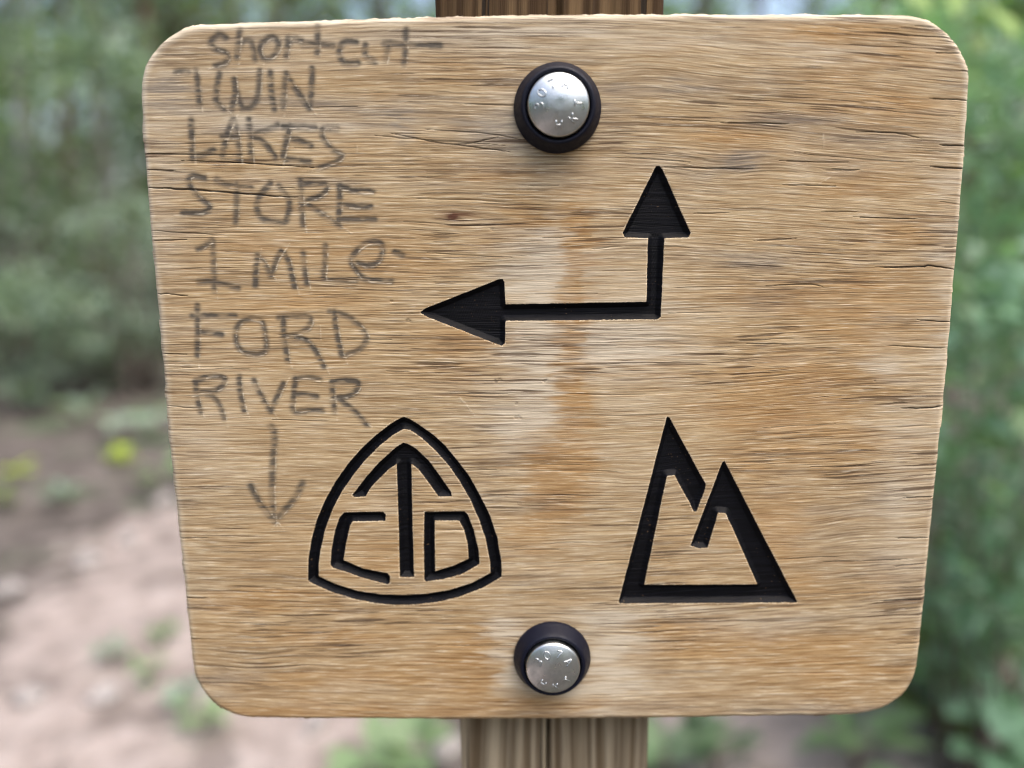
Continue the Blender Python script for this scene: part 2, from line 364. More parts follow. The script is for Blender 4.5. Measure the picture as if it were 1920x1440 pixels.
# hairline checks and cracks, strong ones first: (strength, half width in photo pixels, path)
CRACKS = [
 (1.0, 2.3, [(274, 352), (330, 355), (383, 358), (473, 364), (560, 371)]), (.8, 1.5, [(268, 289), (350, 289), (480, 291)]), (.85, 1.6, [(340, 302), (440, 306), (593, 316)]),
 (.7, 1.4, [(282, 451), (350, 450)]), (.6, 1.3, [(281, 433), (350, 437), (420, 440)]), (.8, 1.5, [(289, 552), (320, 552), (352, 554)]), (.7, 1.4, [(334, 1010), (390, 1008)]),
 (.8, 1.6, [(346, 1122), (390, 1122)]), (.6, 1.3, [(354, 1200), (380, 1199)]), (.8, 1.6, [(1245, 313), (1330, 314), (1422, 313)]), (.7, 1.5, [(1460, 302), (1590, 305)]),
 (.8, 1.5, [(1560, 317), (1613, 318)]), (1.0, 2.0, [(1745, 313), (1812, 317)]), (.9, 1.7, [(1742, 185), (1819, 190)]), (1.0, 1.9, [(1762, 272), (1813, 275)]),
 (.7, 1.5, [(1597, 247), (1680, 250), (1727, 258)]), (.8, 1.6, [(1350, 230), (1480, 232)]), (.8, 1.7, [(1600, 407), (1717, 409)]), (.6, 1.4, [(1540, 397), (1607, 397)]),
 (.7, 1.4, [(1467, 347), (1567, 349)]), (.7, 1.5, [(1413, 452), (1493, 450)]), (.6, 1.4, [(1300, 400), (1367, 399)]), (1.0, 2.0, [(1640, 501), (1727, 502), (1740, 499), (1795, 507)]),
 (1.0, 2.0, [(1690, 766), (1735, 764), (1771, 761)]), (.7, 1.5, [(1435, 537), (1512, 533), (1545, 536)]), (.7, 1.4, [(1400, 644), (1475, 645)]), (.8, 1.6, [(1693, 934), (1754, 930)]),
 (.8, 1.7, [(1677, 1009), (1747, 1007)]), (.7, 1.4, [(1543, 1053), (1609, 1051)]), (.7, 1.4, [(1617, 1052), (1690, 1051)]), (.8, 1.6, [(1672, 1063), (1742, 1058)]),
 (.9, 1.7, [(1648, 1127), (1736, 1123)]), (.6, 1.3, [(1457, 1049), (1577, 1042)]), (.7, 1.4, [(1800, 133), (1821, 135)]), (.7, 1.5, [(1755, 99), (1806, 101)]),
 (.7, 1.5, [(1660, 647), (1780, 651)]), (.8, 1.6, [(1720, 600), (1786, 602)]), (.6, 1.3, [(790, 242), (900, 249), (985, 262)]), (.7, 1.6, [(730, 250), (850, 270), (935, 256)]),
 (.7, 1.5, [(845, 271), (955, 284)]), (.6, 1.3, [(862, 197), (962, 200)]), (.6, 1.3, [(700, 254), (790, 261), (950, 272)]), (.8, 1.5, [(275, 318), (330, 320)]), (.7, 1.4, [(300, 663), (350, 665)]),
 (.6, 1.3, [(310, 760), (380, 764)]), (.7, 1.4, [(1710, 1200), (1727, 1199)]), (.6, 1.4, [(1676, 1208), (1727, 1205)]), (.5, 1.3, [(775, 372), (870, 376), (980, 381)]),
 (.6, 1.4, [(1000, 280), (1120, 284)]), (.5, 1.3, [(800, 473), (960, 480)]), (.5, 1.3, [(1110, 468), (1166, 462)]), (.6, 1.3, [(1005, 447), (1110, 443)]),
]
WARM = [(1560, 62, 150, 26, .7), (1690, 95, 70, 32, .6), (1375, 255, 70, 26, .8), (1640, 200, 140, 22, .6), (1620, 335, 90, 30, .7), (1700, 440, 90, 40, .5), (1640, 520, 110, 18, .6),
        (1610, 590, 160, 40, .6), (1470, 545, 110, 20, .5), (1500, 720, 150, 42, .9), (1440, 785, 110, 45, .9), (1560, 820, 110, 40, .5), (1400, 860, 60, 40, .6), (1455, 985, 70, 60, .8),
        (1490, 1095, 60, 40, .8), (1630, 1085, 60, 30, .5), (1330, 1185, 130, 24, .6), (1500, 1215, 170, 36, .7), (1250, 1205, 70, 22, .6), (1620, 1270, 110, 30, .5), (470, 1125, 110, 26, .8), (600, 1190, 220, 28, .5),
        (620, 1335, 330, 20, 1.0), (870, 1245, 70, 70, .9), (700, 1262, 200, 22, .6), (1030, 1326, 80, 20, 1.0), (1068, 640, 26, 60, 1.0), (1075, 765, 30, 42, .9), (1055, 860, 60, 30, .8), (1040, 935, 42, 34, .8),
        (1075, 470, 44, 30, .9), (1074, 620, 36, 300, .95), (1010, 880, 30, 120, .5), (700, 1290, 520, 80, .40), (1450, 1270, 330, 80, .35), (1560, 700, 230, 260, .35), (1600, 180, 180, 120, .3), (600, 1080, 260, 110, .22), (560, 560, 260, 160, .22), (1080, 415, 36, 30, .8), (985, 405, 40, 34, .7), (930, 322, 80, 20, .8), (720, 505, 110, 22, .6), (640, 560, 130, 20, .4), (880, 705, 110, 22, .6), (1000, 1015, 50, 40, .5),  # wide low patches: real amber plus vignette darkening put into the colour
        (900, 640, 110, 26, .8), (800, 455, 140, 20, .5), (470, 455, 160, 25, .35), (900, 130, 200, 30, .3), (1250, 700, 120, 40, .3), (760, 1010, 180, 90, .3), (1290, 1060, 90, 60, .35), (1560, 1320, 90, 16, .5)]
STAIN = [(1072, 520, 26, 70, .8), (1068, 640, 28, 70, 1.0), (1078, 765, 32, 55, 1.0), (1055, 860, 55, 28, .9), (1035, 935, 38, 40, .9), (1010, 1000, 50, 24, .6), (1085, 430, 30, 40, .8), (985, 405, 36, 34, .7), (930, 325, 70, 16, .7),
         (880, 1200, 26, 26, .5), (895, 1255, 34, 60, 1.0), (1035, 1327, 75, 16, 1.0), (640, 1337, 300, 13, .9), (1510, 722, 120, 28, .7), (1450, 790, 70, 34, .7), (1380, 258, 55, 18, .7), (1620, 530, 80, 12, .5), (1240, 1170, 60, 12, .4), (470, 1125, 90, 20, .7), (900, 640, 90, 18, .6), (1580, 58, 90, 16, .5)]
GRAY = [(295, 168, 62, 30, 1.1), (480, 195, 200, 16, .6), (720, 205, 150, 20, .6), (1392, 305, 40, 24, 1.0), (1330, 318, 60, 26, .5), (1500, 228, 110, 20, .8), (1300, 165, 60, 26, .7), (1440, 150, 60, 20, .5),
        (955, 250, 90, 55, 1.0), (1140, 220, 50, 70, .6), (1060, 320, 70, 18, .5), (1430, 497, 80, 14, .7), (1650, 262, 140, 18, .7), (1560, 1015, 70, 60, .5), (1655, 1060, 50, 60, .35), (1540, 1336, 120, 10, .8),
        (410, 1272, 60, 26, .6), (1450, 560, 60, 20, .6), (748, 235, 18, 45, .7), (600, 240, 260, 14, .5), (700, 345, 200, 10, .5), (1650, 930, 50, 40, .5), (1505, 1165, 90, 20, .5), (1600, 310, 120, 20, .5),
        (1000, 940, 50, 20, .35), (1340, 480, 110, 14, .5), (340, 950, 40, 160, .25), (620, 75, 420, 30, .45), (300, 420, 50, 300, .35), (420, 230, 160, 26, .4), (1300, 1325, 500, 14, .4), (1150, 150, 160, 24, .4), (350, 110, 60, 25, .3)]
PALE = [(1000, 555, 70, 110, .8), (1010, 660, 110, 330, .40), (1220, 620, 120, 200, .25), (1050, 480, 60, 40, .6), (1140, 640, 110, 60, .6), (1000, 770, 70, 80, .5), (945, 1215, 40, 70, 1.0), (1140, 1215, 60, 70, .9), (1090, 1300, 130, 38, 1.0), (1100, 60, 420, 34, .6),
        (300, 340, 40, 150, .4), (1190, 1152, 120, 22, .8), (1450, 1160, 110, 26, .5), (1780, 560, 36, 420, .5), (1700, 900, 60, 200, .45), (500, 130, 140, 14, .5), (560, 235, 220, 16, .4), (1650, 690, 40, 25, .5),
        (1240, 640, 100, 30, .4), (400, 800, 90, 120, .25), (1260, 300, 60, 20, .3), (980, 180, 60, 60, .3), (1010, 670, 40, 40, .7), (1560, 100, 90, 20, .3), (420, 220, 120, 18, .3)]

THICK = 0.0195
ROOT = np.array([on_plane(1036, 720)[0], THICK + 0.046, 0.0])

def densify(path, n):
    p = np.asarray(path, float)
    if len(p) < 3:
        s = np.linspace(0, 1, n)[:, None]; return p[0] * (1 - s) + p[-1] * s
    out = []
    pp = np.vstack([2 * p[0] - p[1], p, 2 * p[-1] - p[-2]])
    for k in range(1, len(pp) - 2):
        for s in np.linspace(0, 1, n, endpoint=False):
            a, b, c, d = pp[k - 1], pp[k], pp[k + 1], pp[k + 2]
            out.append(.5 * (2 * b + (c - a) * s + (2 * a - 5 * b + 4 * c - d) * s * s + (3 * b - a - 3 * c + d) * s ** 3))
    out.append(p[-1]); return np.array(out)

def chaikin(p, times=2):
    p = np.asarray(p, float)
    for _ in range(times):
        q = np.roll(p, -1, axis=0)
        p = np.stack([.75 * p + .25 * q, .25 * p + .75 * q], axis=1).reshape(-1, 2)
    return p

def build_sign():
    root = thing('trail_sign', 'routed wooden trail sign with black arrow and emblems, bolted to a square timber post', 'sign', tuple(ROOT))
    outline_px = chaikin(OUT, 2)
    outl = np.array([on_plane(x, y) for x, y in outline_px])
    su, sv = 0.00045, 0.00025
    u0, v0 = outl.min(0) - 0.001; u1, v1 = outl.max(0) + 0.001
    us = np.arange(u0, u1, su); vs = np.arange(v0, v1, sv)
    U, V = np.meshgrid(us, vs)                       # rows: v, columns: u
    shp = U.shape
    PX, PY = to_px(U, V)
    def win(a, b, m):
        lo = np.minimum(a, b) - m; hi = np.maximum(a, b) + m
        i0, i1 = np.searchsorted(us, lo[0]), np.searchsorted(us, hi[0])
        j0, j1 = np.searchsorted(vs, lo[1]), np.searchsorted(vs, hi[1])
        return (slice(j0, j1), slice(i0, i1)) if i1 > i0 and j1 > j0 else None
    def seg(w, a, b):
        x, y = U[w], V[w]; d = b - a; L2 = d @ d + 1e-18
        t = np.clip(((x - a[0]) * d[0] + (y - a[1]) * d[1]) / L2, 0, 1)
        cx, cy = a[0] + t * d[0], a[1] + t * d[1]
        return np.hypot(x - cx, y - cy), cx, cy
    # --- outline distance and nearest point
    D = np.full(shp, 0.0055); NX = U.copy(); NY = V.copy()
    n = len(outl)
    for k in range(n):
        a, b = outl[k], outl[(k + 1) % n]; w = win(a, b, .0055)
        if w is None: continue
        d, cx, cy = seg(w, a, b); m = d < D[w]
        D[w] = np.where(m, d, D[w]); NX[w] = np.where(m, cx, NX[w]); NY[w] = np.where(m, cy, NY[w])
    lo = np.full(len(vs), 9.0); hi = np.full(len(vs), -9.0)
    for k in range(n):
        a, b = outl[k], outl[(k + 1) % n]
        if abs(b[1] - a[1]) < 1e-9: continue
        j = np.where((vs >= min(a[1], b[1])) & (vs <= max(a[1], b[1])))[0]
        x = a[0] + (vs[j] - a[1]) / (b[1] - a[1]) * (b[0] - a[0])
        lo[j] = np.minimum(lo[j], x); hi[j] = np.maximum(hi[j], x)
    inside = (U >= lo[:, None]) & (U <= hi[:, None])
    S = np.where(inside, D, -D)
    # --- signed distance of the carved shapes
    def poly_sdf(px):
        p = np.array([on_plane(x, y) for x, y in px]); m = .0055
        w = win(p.min(0), p.max(0), m); x, y = U[w], V[w]
        dist = np.full(x.shape, m); ins = np.zeros(x.shape, bool)
        for k in range(len(p)):
            a, b = p[k], p[(k + 1) % len(p)]
            d = b - a; t = np.clip(((x - a[0]) * d[0] + (y - a[1]) * d[1]) / (d @ d + 1e-18), 0, 1)
            dist = np.minimum(dist, np.hypot(x - a[0] - t * d[0], y - a[1] - t * d[1]))
            c = (a[1] > y) != (b[1] > y)
            if abs(d[1]) > 1e-12: ins ^= c & (x < a[0] + (y - a[1]) / d[1] * d[0])
        return w, np.where(ins, dist, -dist)
    CARVE = np.full(shp, -.0055)
    pid = np.zeros(shp, np.int16)                    # which carved or written piece a vertex belongs to
    pieces = []
    def carve(name, label, polys):
        k = len(pieces) + 1; pieces.append((name, label))
        for outer, inner in polys:
            w, s = poly_sdf(outer)
            if inner is not None:
                full = np.full(shp, -.0055); full[w] = s
                w2, s2 = poly_sdf(inner); full[w2] = np.minimum(full[w2], -s2); s = full[w]
            CARVE[w] = np.maximum(CARVE[w], s)
            pid[w] = np.where(s > -.0005, k, pid[w])
    carve('carved_arrow', 'black routed arrow bent at a right angle, heads left and up', [(ARROW, None)])
    carve('carved_emblem', 'black routed shield emblem with upward arrow between C and D', [(SH_O, SH_I), (CHEV, None), (LET_C, None), (LD_O, LD_I)])
    carve('carved_emblem', 'black routed emblem of two mountain peaks', [(PEAK, None)])
    # hand-routed edges wander a little
    CARVE += (fbm(U / .004, V / .004, 60, 2) - .5) * .00022
    DEPTH = np.clip(CARVE, 0, .0024)
    DEPTH = np.where(CARVE > 0, np.minimum(CARVE * 1.05, .0021), 0)
    chat = np.sin((U + V * .35) / .00085 * 2 * math.pi + 3 * fbm(U / .02, V / .02, 61, 2)) * .00006 * sstep(.0018, .0024, CARVE)
    H = -DEPTH + chat
    # --- flow of the grain, in photograph positions
    r = np.maximum(PX - 1120, 0); r = r * r / (r + 160)
    slope = np.interp(PY, [0, 120, 260, 380, 470, 560, 680, 800, 950, 1120, 1220, 1400], [.035, .075, .085, .06, .03, -.01, -.035, -.065, -.075, -.07, -.035, .01])
    flow = PY - slope * r
    flow += (fbm(PX / 420, PY / 120, 10, 2) - .5) * 18 + (fbm(PX / 150, PY / 34, 13, 2) - .5) * 3.0 + (fbm(PX / 52, PY / 11, 16, 2) - .5) * 1.6
    flow += .030 * np.maximum(720 - PX, 0) * np.interp(PY, [0, 250, 500, 900, 1200, 1400], [-.4, -.5, -.1, .2, .35, .1])
    ex = np.exp(-((PX - 850) / 70) ** 2 - ((PY - 408) / 38) ** 2)
    flow -= 5.5 * np.tanh((PY - 408) / 9) * ex
    for kx, ky, ka in ((1395, 312, 9), (1270, 885, 6), (520, 1250, 6), (1560, 985, 8), (1180, 140, 7)):   # small swirls of figure
        e2 = np.exp(-((PX - kx) / 95) ** 2 - ((PY - ky) / 34) ** 2); flow += ka * np.sin((PX - kx) / 55) * e2
    FLOW = flow * 2.05e-4
    # --- stains, with rim light and some vignette painted in
    nb = fbm(PX / 130, PY / 26, 30, 3); nb2 = fbm(PX / 60, PY / 40, 33, 3)
    QX = PX + (fbm(PX / 45, PY / 9, 56, 3) - .5) * 70; QY = PY + (fbm(PX / 120, PY / 30, 59, 2) - .5) * 24
    def field(lst, seed):
        f = np.zeros(shp)
        for cx, cy, rx, ry, am in lst:
            w = (np.abs(PX - cx) < 2.6 * rx + 36) & (np.abs(PY - cy) < 2.6 * ry + 14)
            if w.any(): f[w] += am * np.exp(-((QX[w] - cx) / rx) ** 2 - ((QY[w] - cy) / ry) ** 2)
        k = fbm(PX / 120, PY / 15, seed, 3)
        return np.clip(f * (0.62 + .85 * sstep(.28, .68, k)) + .12 * sstep(.55, .8, k), 0, 1.2)
    warm = field(WARM, 40); gray = field(GRAY, 44); pale = field(PALE, 48); stain = np.clip(field(STAIN, 52), 0, 1)
    pale = np.clip(pale - .85 * stain, 0, 2)
    warm += .18 * sstep(.55, .78, nb); gray += .10 * sstep(.60, .8, fbm(PX / 170, PY / 12, 36, 3)); pale += .15 * sstep(.58, .8, nb2)
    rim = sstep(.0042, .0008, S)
    pale = np.maximum(pale, rim * np.interp(PY, [0, 120, 400, 1100, 1300], [1.25, 1.1, .8, .6, .1]))  # skylight on the rounded edge painted in as a pale rim, strongest at top
    # --- knot
    q = ((PX - 848 - 4 * (nb - .5)) / 12) ** 2 + ((PY - 408) / 7) ** 2
    knot = .90 * np.exp(-1.3 * q) + .50 * np.exp(-((PX - 850) / 46) ** 2 - ((PY - 403) / 9) ** 2) * sstep(.35, .6, nb) + .4 * np.exp(-((PX - 875) / 26) ** 2 - ((PY - 401) / 4) ** 2)
    # --- cracks
    CR = np.zeros(shp)
    def draw(pts, half, val, arr, taper=True, soft=.9):
        p = np.array([on_plane(x, y) for x, y in pts]); m = len(p)
        for k in range(m - 1):
            f = (k + .5) / (m - 1); tp = 1.0 if not taper else min(1, 4 * min(f, 1 - f) + .25)
            hw = half * tp * 2.05e-4; w = win(p[k], p[k + 1], hw * 2 + .0006)
            if w is None: continue
            d, _, _ = seg(w, p[k], p[k + 1])
            arr[w] = np.maximum(arr[w], val * sstep(hw * (1 + soft), hw * .2, d))
    jr = np.random.default_rng(3)
    for st, hw, path in CRACKS:
        pts = densify(path, 10); pts[:, 1] += np.cumsum(jr.normal(0, .35, len(pts)))
        draw(pts, hw * .62, st * .85, CR)
    gy, gx = np.gradient(flow); 
    def slope_at(x, y):
        uu, vv = on_plane(x, y); i = int(np.clip((uu - u0) / su, 1, shp[1] - 2)); j = int(np.clip((vv - v0) / sv, 1, shp[0] - 2))
        a = flow[j, i + 1] - flow[j, i - 1]; b = flow[j + 1, i] - flow[j - 1, i]
        dpx = PX[j, i + 1] - PX[j, i - 1]; dpy = PY[j + 1, i] - PY[j - 1, i]
        return float(np.clip(-(a / dpx) / (b / dpy + 1e-9), -.2, .2))
    for _ in range(210):
        x, y = jr.uniform(275, 1800), jr.uniform(40, 1340)
        if vnoise(np.array([x / 210]), np.array([y / 70]), 70)[0] < .38: continue
        L = jr.uniform(25, 150) if jr.random() < .85 else jr.uniform(120, 240); pts = []
        for k in range(9):
            pts.append((x, y)); y += slope_at(x, y) * L / 8 + jr.normal(0, .3); x += L / 8
        draw(np.array(pts), jr.uniform(.5, .95), jr.uniform(.22, .48), CR)
    for cx, cy, rr in ((935, 714, 6), (1021, 714, 4), (971, 783, 5), (972, 946, 3.5), (968, 757, 3), (1290, 850, 3), (735, 565, 3), (923, 430, 3), (765, 602, 4), (1640, 715, 2.5)):
        d2 = ((PX - cx) / (rr * 1.3)) ** 2 + ((PY - cy) / rr) ** 2 + 3.0 * (fbm(PX / 3.5, PY / 3.5, 77, 2) - .5)
        CR = np.maximum(CR, .33 * sstep(1.3, .2, d2) * (np.abs(PX - cx) < 20) * (np.abs(PY - cy) < 20))
    # stains and water marks that run across the grain below the bolt
    CR *= (CARVE < .0001)
    # --- handwriting
    PEN = np.zeros(shp); SCR = np.zeros(shp); GRO = np.zeros(shp)
    for label, strokes in WRITING:
        k = len(pieces) + 1; pieces.append(('handwriting', label))
        here = np.zeros(shp)
        for path in strokes:
            pts = densify(path, 7); pts = pts + jr.normal(0, .25, pts.shape)
            press = jr.uniform(.72, 1.0)
            draw(pts, 6.2 if 'arrow' in label else 5.2, press, here, taper=False, soft=1.0)
            draw(pts, 2.2, 1.0, GRO, taper=False, soft=1.4)
            horiz = abs(pts[-1, 0] - pts[0, 0]) > 1.6 * abs(pts[-1, 1] - pts[0, 1])
            off = np.array([1.0, 4.6]) if horiz else np.array([5.2, 1.5])
            if jr.random() < (.45 if horiz else .9):
                a = int(jr.uniform(0, .5) * len(pts)); ext = pts[a:] + off
                if not horiz:
                    d = ext[-1] - ext[-2]; d = d / (np.linalg.norm(d) + 1e-6)
                    ext = np.vstack([ext] + [ext[-1] + d * q for q in (5, 10, jr.uniform(12, 22))])
                draw(ext, 1.3, jr.uniform(.6, 1.0), SCR, taper=False, soft=.8)
        PEN = np.maximum(PEN, here)
        pid = np.where((here > .02) & (pid == 0), k, pid)
    PEN *= (.56 + .62 * sstep(.25, .6, fbm(PX / 22, PY / 5, 80, 2)))
    SCR *= sstep(.32, .6, fbm(PX / 9, PY / 6, 83, 2))
    for a, b in (((860, 742), (890, 780)), ((862, 747), (876, 760)), ((600, 610), (602, 640)), ((668, 270), (669, 286)), ((1543, 250), (1544, 276)), ((1560, 330), (1535, 345))):
        draw(np.array([a, ((a[0] + b[0]) / 2 + .8, (a[1] + b[1]) / 2), b]), .9, .8, SCR, soft=.8)
    H -= .00010 * GRO + .00045 * CR - .00010 * SCR
    # broad unevenness of weathered wood, following the grain
    H += (fbm(U / .03, FLOW / .0016, 90, 3) - .5) * (.00012 * (CARVE < 0) + .00012 * (CARVE >= 0))
    H += (fbm(U / .012, FLOW / .0006, 93, 2) - .5) * .00008
    # rounded arris
    R = .0022
    s = np.clip(S + (fbm(U / .006, V / .006, 95, 3) - .5) * .0006, 0, R)
    H -= R - np.sqrt(np.maximum(R * R - (R - s) ** 2, 0))
    # --- normals of the height field
    hu = np.gradient(H, su, axis=1); hv = np.gradient(H, sv, axis=0)
    hu = np.clip(hu, -4, 4); hv = np.clip(hv, -4, 4)
    N = np.stack([-hu, -np.ones(shp), -hv], -1); N /= np.linalg.norm(N, axis=-1)[..., None]
    # --- faces inside the outline, border snapped onto it
    idx = np.arange(U.size).reshape(shp)
    quad = np.stack([idx[:-1, :-1], idx[:-1, 1:], idx[1:, 1:], idx[1:, :-1]], -1).reshape(-1, 4)
    keep = (.25 * (S[:-1, :-1] + S[:-1, 1:] + S[1:, 1:] + S[1:, :-1]) > 0)
    quad = quad[keep.ravel()]
    e = np.concatenate([quad[:, [0, 1]], quad[:, [1, 2]], quad[:, [2, 3]], quad[:, [3, 0]]])
    key = np.minimum(e[:, 0], e[:, 1]).astype(np.int64) * U.size + np.maximum(e[:, 0], e[:, 1])
    uq, first, cnt = np.unique(key, return_index=True, return_counts=True)
    be = e[first[cnt == 1]]                         # border edges, oriented
    bv = np.unique(be)
    Xf, Zf, Yf = U.ravel().copy(), V.ravel().copy(), -H.ravel()
    Xf[bv] = NX.ravel()[bv]; Zf[bv] = NY.ravel()[bv]
    wob = (fbm(Xf[bv] / .009, Zf[bv] / .009, 99, 3) - .5) * .0011
    gX = -np.gradient(S, su, axis=1).ravel()[bv]; gZ = -np.gradient(S, sv, axis=0).ravel()[bv]
    Xf[bv] += gX * wob; Zf[bv] += gZ * wob
    ragged = (fbm(Xf[bv] / .0018, Zf[bv] / .0007, 97, 2) - .5) * .0007
    Zf[bv] += ragged * (np.abs(N.reshape(-1, 3)[bv][:, 2]) > .3)
    P = np.stack([Xf, Yf, Zf], 1) - ROOT
    A = {'flow': FLOW, 'warm': warm, 'gray': gray, 'pale': pale, 'crack': CR, 'pencil': PEN, 'scratch': SCR, 'carve': CARVE * 1000, 'stain': stain, 'knot': np.clip(knot, 0, .95)}
    A = {k: v.ravel() for k, v in A.items()}
    NF = N.reshape(-1, 3)
    qid = pid.ravel()[quad].max(1)
    mat = board_material()
    def sub(q, extra=None):
        used, inv = np.unique(q, return_inverse=True); q2 = inv.reshape(q.shape)
        return used, q2
    # board body: face, side and back
    used, q2 = sub(quad[qid == 0])
    remap = -np.ones(U.size, np.int64); remap[used] = np.arange(len(used))
    nb0 = len(used)
    ctr = P[bv].mean(0)
    # side rings with their own vertices
    side_src = bv; ns = len(bv); bpos = {int(b): i for i, b in enumerate(bv)}
    out_n = P[bv] - ctr; out_n[:, 1] = 0
    # outward direction from the outline distance field
    gx = -np.gradient(S, su, axis=1).ravel()[bv]; gz = -np.gradient(S, sv, axis=0).ravel()[bv]
    on = np.stack([gx, np.zeros(ns), gz], 1); on /= np.linalg.norm(on, axis=1)[:, None] + 1e-9
    ring0 = P[bv]; back_y = THICK - ROOT[1]
    ring1 = ring0.copy(); ring1[:, 1] = back_y - .0015
    ring2 = ring0 - on * .0015; ring2[:, 1] = back_y
    allv = np.vstack([P[used], ring0, ring1, ring2, ring2, [[ctr[0], back_y, ctr[2]]]])
    alln = np.vstack([NF[used], on, on, on * .7 + np.array([0, .7, 0]), np.tile([[0, 1.0, 0]], (ns + 1, 1))])
    ia = np.array([bpos[int(a)] for a in be[:, 0]]); ib = np.array([bpos[int(b)] for b in be[:, 1]])
    o0, o1, o2, o3 = nb0, nb0 + ns, nb0 + 2 * ns, nb0 + 3 * ns
    side = np.concatenate([np.stack([o0 + ib, o0 + ia, o1 + ia, o1 + ib], 1), np.stack([o1 + ib, o1 + ia, o2 + ia, o2 + ib], 1)])
    back = np.stack([o3 + ib, o3 + ia, np.full(len(be), nb0 + 4 * ns)], 1)
    at = {}
    for k, v in A.items():
        e0 = v[bv]; fillv = {'pale': .6, 'carve': -5.0}.get(k, 0.0)
        if k == 'flow':
            at[k] = np.concatenate([v[used], e0, e0, e0, e0, [e0.mean()]])
        else:
            rep = np.full(ns, fillv); at[k] = np.concatenate([v[used], rep, rep, rep, rep, [fillv]])
    board = link('sign_board', raw_mesh('sign_board', allv, [np.concatenate([q2, side]), back], at, alln), mat, root)
    for k, (name, label) in enumerate(pieces, 1):
        q = quad[qid == k]
        if not len(q): continue
        used, q2 = sub(q)
        link(name, raw_mesh(name, P[used], q2, {a: v[used] for a, v in A.items()}, NF[used]), mat, board, label=label)
    return root

# ------------------------------------------------------------------ bolts
def bolt_materials():
    t = NT('galvanised_steel'); o = t.obj()
    n1 = t.noise(o, 260, 3, .6); n2 = t.noise(o, 1400, 2, .6)
    col = t.ramp(n1, [(.3, (.40, .425, .435)), (.55, (.53, .555, .565)), (.75, (.62, .64, .645))])
    steel = t.finish(col, t.rng(n1, .3, .7, .42, .27), .5, t.bump(t.math('ADD', n2, t.math('MULTIPLY', n1, 1.2)), .00003), 1.0)
    t = NT('black_rubber'); o = t.obj()
    n1 = t.noise(o, 420, 3, .6); n2 = t.noise(o, 2600, 2, .6)
    dust = t.rng(t.noise(o, 900, 3, .7), .60, .78)
    col = t.mix(t.math('MULTIPLY', dust, .25), (.003, .004, .012), (.04, .04, .055))
    rubber = t.finish(col, t.rng(n1, .3, .7, .42, .58), .22, t.bump(t.math('ADD', n1, n2), .00006))
    return steel, rubber

def lathe(prof, segs=96):
    """profile of (radius, height towards the viewer) turned about the bolt axis, which points to -y"""
    v = []; q = []; t = []
    a = np.arange(segs) / segs * 2 * math.pi
    for r, h in prof:
        v += [(r * math.cos(x), -h, r * math.sin(x)) for x in a]
    m = len(prof)
    for k in range(m - 1):
        for j in range(segs):
            j2 = (j + 1) % segs; q.append((k * segs + j, k * segs + j2, (k + 1) * segs + j2, (k + 1) * segs + j))
    return np.array(v), q

GLYPH = {'3': [[(-.35, .95), (.25, .98), (.42, .72), (.22, .53), (-.05, .50)], [(-.05, .50), (.25, .47), (.45, .25), (.22, .02), (-.38, .05)]],
         '0': [[(0, 1), (-.34, .80), (-.42, .5), (-.34, .20), (0, 0), (.34, .20), (.42, .5), (.34, .80), (0, 1)]],
         '7': [[(-.4, .97), (.42, .97), (.12, .5), (-.05, 0)]],
         'A': [[(-.45, 0), (-.2, .55), (0, 1), (.2, .55), (.45, 0)], [(-.27, .36), (.27, .36)]],
         'H': [[(-.38, 0), (-.38, 1)], [(.38, 0), (.38, 1)], [(-.38, .5), (.38, .5)]],
         'K': [[(-.35, 0), (-.35, 1)], [(.42, 1), (-.3, .48)], [(-.12, .60), (.45, 0)]],
         'T': [[(-.45, 1), (.45, 1)], [(0, 1), (0, 0)]]}

def build_bolt(root, px, py, turn, steel, rubber):
    x, z = on_plane(px, py)
    a, base, rise = .0111, .0088, .0029
    Rc = (a * a + rise * rise) / (2 * rise)
    top = lambda r: base + math.sqrt(Rc * Rc - r * r) - (Rc - rise)
    prof = [(.0112, .0035), (a, base - .0007)]
    prof += [(r, top(r) - (.00025 if r > a * .985 else 0)) for r in np.linspace(a * .995, .0022, 22)]
    prof += [(.0016, top(.0016) - .00003), (.0009, top(.0009) - .00007), (.00002, top(0) - .00009)]
    v, q = lathe(prof)
    loc = np.array([x, 0, z]) - ROOT
    bolt = link('bolt', raw_mesh('bolt', v, np.array(q)), steel, root); bolt.location = loc
    wp = [(.0160, -.0009), (.01615, .0006), (.0161, .0012), (.0158, .0018), (.0150, .0036), (.0141, .0056), (.0135, .0068), (.0131, .0073), (.0127, .0074), (.0122, .0073), (.0118, .0068), (.0116, .0050), (.0115, .0030)]
    v, q = lathe(wp)
    link('washer', raw_mesh('washer', v, np.array(q)), rubber, bolt)
    for ch, ang, outward in (('3', 188, 1), ('0', 149, 1), ('7', 111, 1), ('A', 70, 1), ('T', 2, -1), ('K', -44, -1), ('H', -90, -1)):
        th = math.radians(ang + turn); rc, hgt, wid = .0072, .0031, .0026
        er = np.array([math.cos(th), math.sin(th)]); et = np.array([math.sin(th), -math.cos(th)])   # outwards, clockwise
        upv, rt = (er, et) if outward == 1 else (-er, -et)
        g = Geo()
        for st in GLYPH[ch]:
            pts = []
            for gx, gy in densify(st, 4):
                p = er * rc + upv * (gy - .5) * hgt + rt * gx * wid
                pts.append((p[0], -(top(min(np.hypot(*p), a)) + .00010), p[1]))
            g.tube(pts, .00027, 6)
        g.build('raised_letter', steel, bolt)
    return bolt

